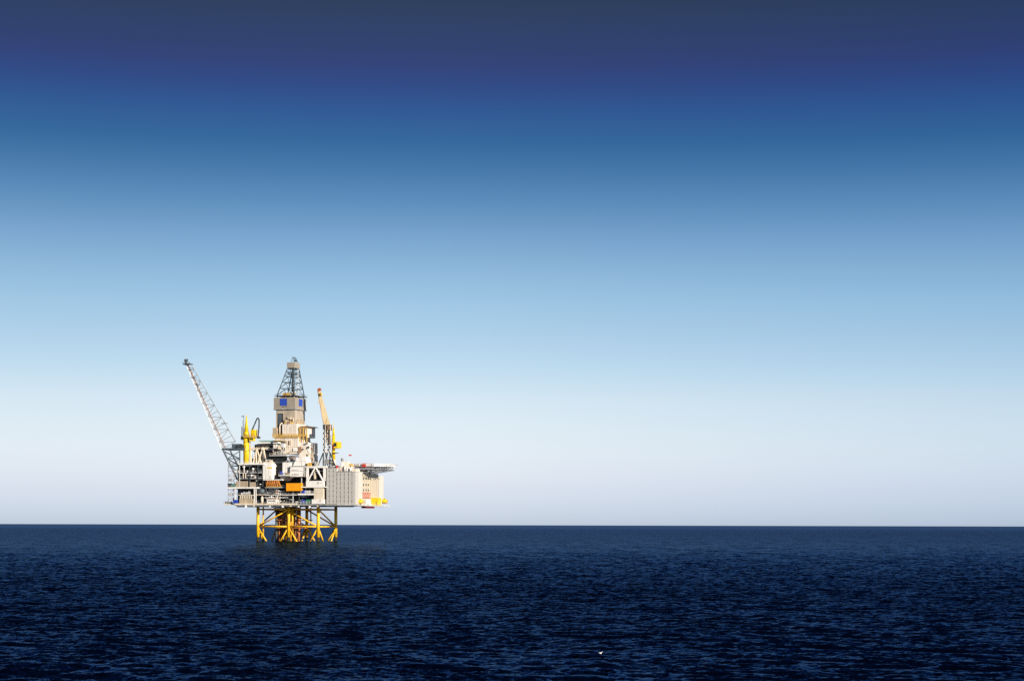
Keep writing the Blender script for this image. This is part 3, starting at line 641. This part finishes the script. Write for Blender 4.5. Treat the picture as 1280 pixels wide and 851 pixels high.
for a, e in zip(cor, cor[1:] + cor[:1]):
    for i, t in enumerate(lv):
        bh.bar(lat(*a, t), lat(*e, t), .18, 5)
        if i < len(lv) - 1:
            mid = lat(*a, lv[i + 1]).lerp(lat(*e, lv[i + 1]), .5)
            bh.bar(lat(*a, t), mid, .15, 5); bh.bar(lat(*e, t), mid, .15, 5)
b.build('derrick_leg', 'teal', dt); bh.build('derrick_lacing', 'teal', dt)
MB().lbox(u_l - 1, u_r + 1.4, VD - 1, VD + W + 1, zb - .35, zb).build('derrick_platform', 'dgrey', dt)
rail(dt, [wl(u_l - .9, VD - .9, zb), wl(u_r + 1.3, VD - .9, zb), wl(u_r + 1.3, VD + W + .9, zb)], 1.1, 'dgrey')
b = MB()
for su in (.02, .25, .5, .75, .98):
    uu = u_l + (u_r - u_l) * su; b.lbox(uu - .35, uu + .35, VD + .4, VD + 1, dz_(497), zb - .36)
for sv in (.3, .6, .9): b.lbox(u_r - .6, u_r, VD + W * sv, VD + W * sv + .6, dz_(497), zb - .36)
b.build('platform_post', 'lgrey', dt)
MB().lbox(u_l + 3.5, u_r - 3.5, VD + 1, VD + 6, zb + .05, zb + 1.7).build('winch', 'ochre', dt); MB().lbox(u_r - 3, u_r - .5, VD + 1, VD + 4, zb + .05, zb + 2.2).build('winch_drum', 'cream', dt)
b = MB(); pt = wl((k0 + cz) / 2, VD + 6.3, 0)
for o_ in (-.9, 0, .9): b.bar(Vector((pt.x + o_, pt.y, zb)), Vector((pt.x + o_ * .6, pt.y, zt)), .22, 6)
b.build('guide_rail', 'dgrey', dt); MB().bar(Vector((pt.x, pt.y, dz_(489))), Vector((pt.x, pt.y, dz_(470))), .7, 10).build('travelling_block', 'teal', dt, True)
b = MB(); lp = wl(cz + .1, VD + 7.5, 0); b.bar(Vector((lp.x, lp.y, zb)), Vector((lp.x, lp.y, zt)), .3, 6); b.build('stand_pipe', 'galv', dt)
zl = dz_(467.5); MB().lbox(cz - 5.2, cz + .4, cvv - 4, cvv + 3, zl, zl + .4).build('monkey_board', 'teal', dt)
MB().lbox(k0, cz + .2, VD + 2.6, VD + 2.6 + 7.5, dz_(459.6), dz_(452.8)).build('crown_box', 'tan', dt)
MB().lbox(k0 + .4, cz - .2, VD + 3, VD + 9.6, dz_(461), dz_(459.7)).build('crown_floor', 'black', dt)
b = MB(); zc0, zc1 = dz_(452.8), dz_(445.6)
P4 = [wl(k0 + 2, VD + 4, zc0), wl(cz - .6, VD + 4, zc0), wl(cz - .6, VD + 9, zc0), wl(k0 + 2, VD + 9, zc0)]
T4 = [wl(k0 + 2.6, VD + 5, zc1), wl(cz - 1.4, VD + 5, zc1 - .4), wl(cz - 1.4, VD + 8, zc1 - .4), wl(k0 + 2.6, VD + 8, zc1)]
for i in range(4): b.bar(P4[i], T4[i], .15, 5); b.bar(T4[i], T4[(i + 1) % 4], .15, 5); b.bar(P4[i], T4[(i + 1) % 4], .09, 4)
b.build('gin_pole_frame', 'teal', dt); MB().dome(wl(cz - .5, VD + 6, dz_(450.2)), .7, 8, 5).build('sheave', 'dgrey', dt, True)

# ---- lattice boom rest and right crane
VT = 10.0
br = thing('boom_rest', 'narrow dark and white lattice tower with splayed feet cradling the pale crane boom', 'lattice tower', P(409, 583, VT))
b = MB(); bb = MB()
for px in (403.8, 406.6, 409.2, 412.4):
    b.bar(P(px, 566, VT), P(px, 531.5, VT), .2, 6); b.bar(P(px, 566, VT + 4), P(px, 531.5, VT + 4), .2, 6)
for x0, x1 in ((403.8, 406.6), (409.2, 412.4)):
    for w in (0, 4):
        for i in range(10):
            y0 = 531.5 + i * 3.45; xa, xb = (x0, x1) if i % 2 else (x1, x0)
            bb.bar(P(xa, y0, VT + w), P(xb, y0 + 3.45, VT + w), .3, 5); bb.bar(P(x0, y0, VT + w), P(x1, y0, VT + w), .2, 5)
for x0, x1 in ((404, 397), (412.4, 419), (406.6, 409.6), (409.2, 406), (404, 404), (412.4, 412)):
    for w in (0, 5): bb.bar(P(x0, 566, VT + w * .8), P(x1, 583, VT + w), .4, 6)
for y in (566, 572, 578): b.bar(P(404 - (y - 566) * .41, y, VT), P(412.4 + (y - 566) * .38, y, VT), .2, 6)
b.build('chord', 'cream', br); bb.build('lacing', 'dgrey', br); box('rest_base', 'lgrey', br, 396, 420, 582.6, 584.2, VT - 1, VT + 6)
box('rest_cabinet', 'grey', br, 405.4, 410.6, 574.4, 580.4, VT - .5, VT + 3)
MB().pbox(403.2, 405.4, 530.9, 537, VT - .3, VT + 4.2).build('rest_cradle', 'dgrey', br); MB().pbox(408.6, 410.8, 530.9, 538, VT - .3, VT + 4.2).build('rest_cradle', 'brown', br)
rc = thing('pedestal_crane', 'second yellow crane with pale raised boom and red tip beside grey block', 'crane', P(416.6, 586, VT + 2), 'yellow pedestal cranes')
VR = VT + 2; u2 = U(416.7, VR)
def rp(y): return wl(u2, VR, Zp(y, u2, VR))
MB().bar(rp(586), rp(575), 1.5, 14, 1.3).build('base_column', 'cream', rc, True)
MB().bar(rp(575), rp(545), 1.05, 14, .95).build('pedestal', 'yellow', rc, True); MB().bar(rp(545), rp(535.5), .8, 10, .5).bar(rp(535.5), rp(528), .12, 6).build('mast', 'yellow', rc, True)
o = box('control_cab', 'yellow', rc, 414.6, 421.8, 552.4, 560.4, VR - 3, VR + 2.5); MB().pbox(417.0, 420.2, 554.0, 558.2, VR - 3.12, VR - 3.02).build('window', 'glass', o); MB().pbox(414.7, 416.8, 556.0, 561.2, VR - 3.2, VR - 3.02).build('door', 'dred', o)
box('service_platform', 'dgrey', rc, 415.4, 419.6, 566.0, 566.7, VR - 2, VR + 2)
BV = VR + 2.5
MB().loft([[P(396.8, 489, BV), P(399.8, 488, BV), P(399.8, 488, BV + 2), P(396.8, 489, BV + 2)], [P(404.2, 530, BV), P(412.0, 530, BV), P(412, 530, BV + 4), P(404.2, 530, BV + 4)],
           [P(408.5, 556, BV), P(414, 556, BV), P(414, 556, BV + 3.5), P(408.5, 556, BV + 3.5)]]).build('boom', 'straw', rc)
b = MB().bar(P(396.6, 489, BV - .1), P(404.0, 530, BV - .1), .2, 6); b.build('boom_edge', 'brown', rc)
MB().loft([[P(396.2, 486.2, BV), P(400.0, 485.0, BV), P(400.0, 485.0, BV + 2.2), P(396.2, 486.2, BV + 2.2)], [P(397, 490, BV - .05), P(401.6, 488.6, BV - .05), P(401.6, 488.6, BV + 2.2), P(397, 490, BV + 2.2)]]).build('boom_tip', 'redoxide', rc)
MB().dome(P(400.6, 493.2, BV - .4), 1.0, 10, 6).build('warning_lamp', 'yellow', rc, True); MB().dome(P(397.4, 503.0, BV - .2), .45, 8, 5).build('warning_lamp', 'yellow', rc, True)

# ---- accommodation block
ab = thing('accommodation_block', 'grey windowed accommodation block with vertical panel joints beneath the helideck', 'building', wl(-8, 15, 21.6))
zB = Zp(631.4, -8, 0); z1 = Zp(585.4, U(412, 0), 0); z2 = Zp(590.0, -8, 0); uA = U(408, 0); uS = U(421, 0)
VE = 36.0
MB().lbox(uA, uS, 0, VE, zB, z1).build('tall_wing', 'block', ab)
MB().lbox(uS + .01, 0, 0.02, 10.4, zB, z2).build('wall', 'block', ab)
MB().lbox(.005, .12, 4.6, 10.3, zB + .1, z2 - .1).build('wall_panel', 'ivory', ab)
MB().lbox(uS + .01, -1.4, 10.41, 24.6, zB, z2 - .6).build('recessed_wall', 'sand', ab)
MB().lbox(uS + .01, -.5, 24.61, 35.8, zB, z2 - .3).build('wall', 'sand', ab)
MB().lbox(uS + .01, -.2, 36.41, 43.6, zB + 1.5, z2 - 1.4).build('end_wall', 'ivory', ab)
MB().lbox(-3, -1.0, 35.81, 36.4, zB + 1, z2 - .3).build('corner_joint', 'brown', ab)
for px in (411.6, 416.6, 421.0, 425.5, 430.4, 435.6, 440.0):
    u_ = U(px, 0); zt_ = z1 if px < 420.5 else z2
    MB().lbox(u_ - .09, u_ + .09, -.06, -.02, zB + .2, zt_ - .2).build('panel_joint', 'seam', ab)
    n_ = 10
    for i in range(7):
        z = zB + 2 + i * (zt_ - zB - 3.2) / 6.3
        if px > 438 and i % 2: continue
        o = MB().lbox(u_ - .17, u_ + .17, -.11, -.065, z, z + .6).build('window', 'glass', ab)
for i, v in enumerate((12.4, 15.2, 19.2, 22.6)):
    for y in (598.4, 606.2, 612.8):
        z = Zp(y, -1.4, v); MB().lbox(-1.37, -1.3, v - .65, v + .65, z - .65, z + .65).build('window', 'glass', ab)
b = MB()
for k in range(5): b.lbox(-.04 if k < 2 else -.46, .0 if k < 2 else -.42, (2.5, 6, 27.5, 30.6, 33)[k], (2.5, 6, 27.5, 30.6, 33)[k] + .08, zB + .5, z2 - .8)
b.build('panel_joint', 'tan', ab)
MB().lbox(uS - .4, .3, -.3, 27.4, z2 + .01, z2 + .25).build('roof_edge', 'lgrey', ab)
box('floor_edge', 'grey', ab, 408, 444, 631.3, 632.4, -.25, 34)
# bright red stairs on the right face
b = MB()
for i in range(4):
    v = 10.6 + i * 3.4; b.bar(wl(-.6, v, zB + 4.6), wl(-.6, v + 3.4, zB + 7.6), .13, 5); b.bar(wl(-.6, v + 3.4, zB + 4.6), wl(-.6, v, zB + 7.6), .08, 5); b.bar(wl(-.6, v, zB + 4.2), wl(-.6, v, zB + 8), .08, 5)
b.bar(wl(-.6, 10.6, zB + 4.6), wl(-.6, 24.2, zB + 4.6), .13, 5); b.bar(wl(-.6, 10.6, zB + 7.7), wl(-.6, 24.2, zB + 7.7), .08, 5); b.build('escape_stair', 'red', ab)
# roof plant
rp_ = thing('roof_plant', 'pinkish white roof plant room with tanks and pipes on top of grey block', 'plant room', wl(-8, 5, z2 + .3))
zr = z2 + .26
MB().lbox(uS + .5, -5.5, 2.5, 12, zr, zr + 3.4).build('wall', 'pale', rp_); MB().lbox(uS + 1, -9, 4, 13, zr + 3.41, zr + 6.0).build('upper_wall', 'pale', rp_); MB().lbox(-5.4, -1, 3, 9, zr, zr + 1.6).build('low_wall', 'pale', rp_)
for u_, v_, r_, h_ in ((-10, 3.2, .8, 5.4), (-7.6, 2.0, .7, 3.0), (-6.2, 1.8, .6, 2.4), (-4, 2, .6, 2.2)): MB().bar(wl(u_, v_, zr), wl(u_, v_, zr + h_), r_, 10).build('tank', 'white', rp_, True)
for u_, h_ in ((-11.4, 9.4), (-10.2, 7.8), (-8.0, 7.2), (-3, 3.4)): MB().bar(wl(u_, 6, zr), wl(u_, 6, zr + h_), .09, 5).build('antenna', 'lgrey', rp_)
MB().dome(wl(-10.8, 5, zr + 7.2), .9, 10, 7).build('radome', 'grey', rp_, True)
MB().lbox(-5.4, -3.4, 3.4, 5, zr + 3.42, zr + 4.6).build('equipment_cabinet', 'ochre', rp_)
MB().lbox(-6.9, -5.1, 5.9, 6.0, zr + 9.4, zr + 10.2).build('flag', 'red', rp_); MB().bar(wl(-6.9, 6, zr + 3.3), wl(-6.9, 6, zr + 10.3), .06, 5).build('flag_pole', 'white', rp_)
b = MB()
for i in range(9): b.lbox(-12.4 + i * 1.2, -12.0 + i * 1.2, .3, .6, zr, zr + .6)
b.build('roof_lamp', 'dgrey', rp_); clutter(rp_, 408.6, 421, 582.6, 585.2, 1, 6, 6, 3, 71, pm=('grey', 'dgrey', 'lgrey'))
MB().lbox(U(419.8, 0), U(421.6, 0), .2, 1.2, z1 + .02, z1 + 1.6).build('fire_box', 'red', rp_)

# ---- helideck
hd = thing('helideck', 'white octagonal helideck on dark trusses overhanging the grey accommodation block', 'helideck', wl(2, 14, z2 + 2))
hz = Zp(584.0, 2, 20); hc = (U(467.4, 20), 20.0); HR = 12.6
oc = [wl(hc[0] + HR * math.cos(R(22.5 + 45 * i)), hc[1] + HR * math.sin(R(22.5 + 45 * i)), 0) for i in range(8)]
MB().slab(oc, hz, hz + 1.3).build('landing_deck', 'white', hd)
oc2 = [wl(hc[0] + (HR + 1.9) * math.cos(R(22.5 + 45 * i)), hc[1] + (HR + 1.9) * math.sin(R(22.5 + 45 * i)), 0) for i in range(8)]
b = MB()
for i in range(8):
    p, q = oc2[i] + dz(hz + 1.5), oc2[(i + 1) % 8] + dz(hz + 1.5); p0, q0 = oc[i] + dz(hz + .5), oc[(i + 1) % 8] + dz(hz + .5)
    b.bar(p, q, .12, 5)
    for t in range(7): b.bar(p0.lerp(q0, t / 6), p.lerp(q, t / 6), .07, 4)
b.build('safety_net', 'white', hd)
b = MB()
for k in range(-3, 4):
    h = math.sqrt(max(0, (HR * .93) ** 2 - (k * 3.6) ** 2))
    for z in (hz - .1, hz - 1.8): b.bar(wl(hc[0] - h, hc[1] + k * 3.6, z), wl(hc[0] + h, hc[1] + k * 3.6, z), .16, 5)
    n = 8
    for i in range(n):
        x0, x1 = -h + 2 * h * i / n, -h + 2 * h * (i + 1) / n; xm = (x0 + x1) / 2
        b.bar(wl(hc[0] + x0, hc[1] + k * 3.6, hz - .1), wl(hc[0] + xm, hc[1] + k * 3.6, hz - 1.8), .12, 4); b.bar(wl(hc[0] + xm, hc[1] + k * 3.6, hz - 1.8), wl(hc[0] + x1, hc[1] + k * 3.6, hz - .1), .12, 4)
b.build('deck_truss', 'grey', hd)
b = MB()
zs = z2 + .3
for v in (11, 17, 23, 29):
    for u_ in (-7, -2.2): b.bar(wl(u_, v, zs - .6), wl(u_, v, hz - 1.8), .26, 6)
    b.bar(wl(-2.2, v, zs - .8), wl(hc[0] + 9.2, hc[1] + (v - 20) * 1.05, hz - 1.8), .2, 6); b.bar(wl(-2.2, v, zs - .4), wl(1.5, v, hz - 1.8), .18, 6)
    b.bar(wl(-7, v, zs - .4), wl(-2.2, v, hz - 1.8), .16, 6)
b.build('strut', 'grey', hd)
MB().lbox(-9.5, -2.6, 12, 25, zs, hz - 2).build('support_house', 'brown', hd)
b = MB().bar(wl(hc[0] - 11, hc[1] - 9.5, hz + .9), wl(hc[0] - 11, hc[1] - 9.5, hz + 2.1), .1, 5)
for i in (4, 5): b.bar(oc[i] + dz(hz + 1.6), oc[(i + 1) % 8] + dz(hz + 1.6), .16, 5)
b.build('handrail', 'dgrey', hd)
u_ = U(455.6, 9); MB().lbox(u_ - 1.1, u_ + 1.1, 7.4, 9.0, hz - .3, hz + 1.9).build('fire_monitor_box', 'red', hd)
u_ = U(485.5, 18); MB().lbox(u_ - .9, u_ + .9, 17, 19, hz + 1.3, hz + 1.9).build('foam_box', 'cream', hd)

# ---- lifeboats and the things under the right face
def lifeboat(label, px0, px1, y0, y1, v, group='yellow lifeboats at the accommodation block'):
    t = thing('lifeboat', label, 'lifeboat', P((px0 + px1) / 2, y1, v), group); pc = (px0 + px1) / 2; ym = (y0 + y1) / 2; rings = []
    for s, w, h in ((-1, .3, .35), (-.8, .75, .75), (-.3, 1, 1), (.3, 1, 1), (.8, .75, .8), (1, .3, .4)):
        L_ = (px1 - px0) / 2; hh = (y1 - y0) / 2
        c = P(pc + s * L_, ym, v); r_ = []
        for a in range(10):
            th_ = 2 * math.pi * a / 10; r_.append(c + (wl(0, 1, 0) - wl(0, 0, 0)) * (1.6 * w * math.cos(th_)) + dz(hh * .474 * h * math.sin(th_) * (1.0 if math.sin(th_) > 0 else .95)))
        rings.append(r_)
    MB().loft(rings).build('hull', 'yellow', t, True)
    o = MB().pbox(pc - .9, pc + .9, y0 - .6, y0 + .9, v - .6, v + .6).build('wheelhouse', 'yellow', t); MB().pbox(pc - .6, pc + .6, y0 - .3, y0 + .4, v - .66, v - .62).build('window', 'glass', o)
    MB().pbox(px0 + .8, px1 - .8, ym + .5, ym + .9, v - 1.72, v - 1.6).build('fender', 'ochre', t)
    return t
lifeboat('yellow lifeboat hanging between the grey wall and the square yellow box', 446.4, 454.2, 624.2, 630.4, 6)
lifeboat('yellow lifeboat at the outermost corner past the square yellow box', 476.0, 484.4, 623.6, 630.0, 38)
t = thing('yellow_box', 'big square bright yellow box hung low between two lifeboats', 'box', P(466.8, 632, 25))
box('box_shell', 'yellow', t, 462.2, 471.6, 622.2, 632.0, 25, 31); b = MB()
for px in (462.1, 471.1): b.pbox(px, px + .6, 622.1, 632.1, 24.86, 24.98)
b.build('corner_post', 'yellow', t)
t = thing('lifeboat_platform', 'pale platform on dark red beams beneath the yellow lifeboats', 'platform', wl(2, 10, zB))
zl_ = zB - .1
MB().lbox(-1, 4.6, 3.6, 43, zl_ - .5, zl_).build('deck_plate', 'lgrey', t)
MB().lbox(0, 3.4, 9, 21, zl_ - 1.7, zl_ - .52).build('support_beam', 'dred', t)
for x0, x1, v in ((456.8, 461.4, 17), (472.2, 475.4, 34)): MB().pbox(x0, x1, 624.2, 631, v, v + 2).build('davit_cabinet', 'white', t)
rail(t, [wl(.1, 3.7, zl_), wl(4.5, 3.7, zl_), wl(4.5, 42.8, zl_)], 1.1, 'lgrey')

# ---- loose things on the decks
def container(name, label, m, px0, px1, y0, y1, v, d, cat='container', group='cargo containers on the decks'):
    t = thing(name, label, cat, P((px0 + px1) / 2, y1, v), group)
    o = box('container_shell', m, t, px0, px1, y0, y1, v, v + d)
    b = MB(); k = px0 + .35
    while k < px1 - .2: b.pbox(k, k + .16, y0 + .3, y1 - .3, v - .09, v - .01); k += .55
    b.build('corrugation', m, o); return t
container('cargo_container', 'green cargo container on the lowest deck beside the cream block', 'green', 382.0, 388.4, 624.8, 629.6, .6, 3)
container('cargo_container', 'blue cargo container next to the green one on lowest deck', 'blue', 376.4, 381.2, 625.0, 629.6, .8, 3)
container('cargo_container', 'small blue container on the mezzanine beside the orange box', 'blue', 376.8, 380.0, 613.0, 617.0, -.1, 1.4)
container('cargo_container', 'blue container at the end of the lowest deck by the white lattice', 'blue', 291.2, 296.0, 625.2, 629.6, -.2, 2.6)
container('cargo_container', 'green container on the deck edge beside the beige wall', 'green', 289.0, 293.2, 605.4, 609.2, .4, 2.6)
container('cargo_container', 'dark grey container at the outer deck edge beside the green one', 'dgrey', 284.4, 287.8, 604.8, 609.2, .6, 2.6)
container('cargo_container', 'small blue container on the control cabin walkway', 'blue', 349.2, 352.4, 589.6, 594.1, .2, 1.6)
t = thing('deck_cabin', 'white deck cabin with row of dark windows on lowest deck below orange machine', 'cabin', P(339, 629.6, -.4))
box('wall', 'white', t, 333.6, 345.4, 624.8, 629.5, -.4, 2.4); box('roof', 'cream', t, 333.2, 345.8, 624.0, 624.7, -.7, 2.7)
for k in range(6): MB().pbox(335 + k * 1.6, 336 + k * 1.6, 626.2, 627.4, -.46, -.41).build('window', 'glass', t)
t = thing('storage_tank', 'upright cream storage tank on lowest deck beside the white cabin', 'tank', P(328, 629.6, .5))
MB().bar(P(327.6, 629.6, 1), P(327.6, 622.4, 1), .8, 12).dome(P(327.6, 622.4, 1), .8, 12, 4, lo=0).build('tank_body', 'cream', t, True); MB().bar(P(327.6, 622, 1), P(327.6, 620.6, 1), .15, 6).build('vent_pipe', 'lgrey', t)
t = thing('pressure_vessel', 'horizontal teal pressure vessel on dark deck below the orange machine', 'vessel', P(327, 617, 2))
MB().bar(P(322.6, 614.6, 2.4), P(331, 614.6, 2.4), 1.5, 14).dome(P(322.6, 614.6, 2.4), 1.5, 10, 6).dome(P(331, 614.6, 2.4), 1.5, 10, 6).build('shell', 'teal', t, True)
for px in (324, 329): MB().pbox(px, px + .8, 616, 618.4, 1.8, 3).build('saddle', 'grey', t)

# ---- white seabird on the water
sb = thing('seabird', 'single white gull sitting on the dark water in the foreground', 'bird', Vector(((751 - CX) / FPX * 133, 133, .12)))
o_ = Vector(sb['_org']); b = MB()
def ring(x, w, h, z): return [o_ + .56 * Vector((x, w * math.cos(2 * math.pi * a / 10), z + h * math.sin(2 * math.pi * a / 10))) for a in range(10)]
b.loft([ring(-.27, .02, .015, .10), ring(-.15, .07, .06, .07), ring(0, .10, .10, .05), ring(.12, .085, .09, .07), ring(.17, .05, .06, .15), ring(.19, .045, .05, .22), ring(.24, .045, .045, .25), ring(.285, .02, .02, .245)])
b.build('body', 'white', sb, True)
for sg in (-1, 1): MB().loft([ring(-.30, .005, .005, .13), [q + Vector((0, sg * .048, 0)) for q in ring(-.1, .02, .05, .12)], [q + Vector((0, sg * .05, 0)) for q in ring(.08, .015, .04, .11)]]).build('wing', 'galv', sb, True)
MB().bar(o_ + Vector((.157, 0, .137)), o_ + Vector((.19, 0, .132)), .009, 6, .003).build('beak', 'ochre', sb)
for o in bpy.data.objects:
    if '_org' in o: del o['_org']
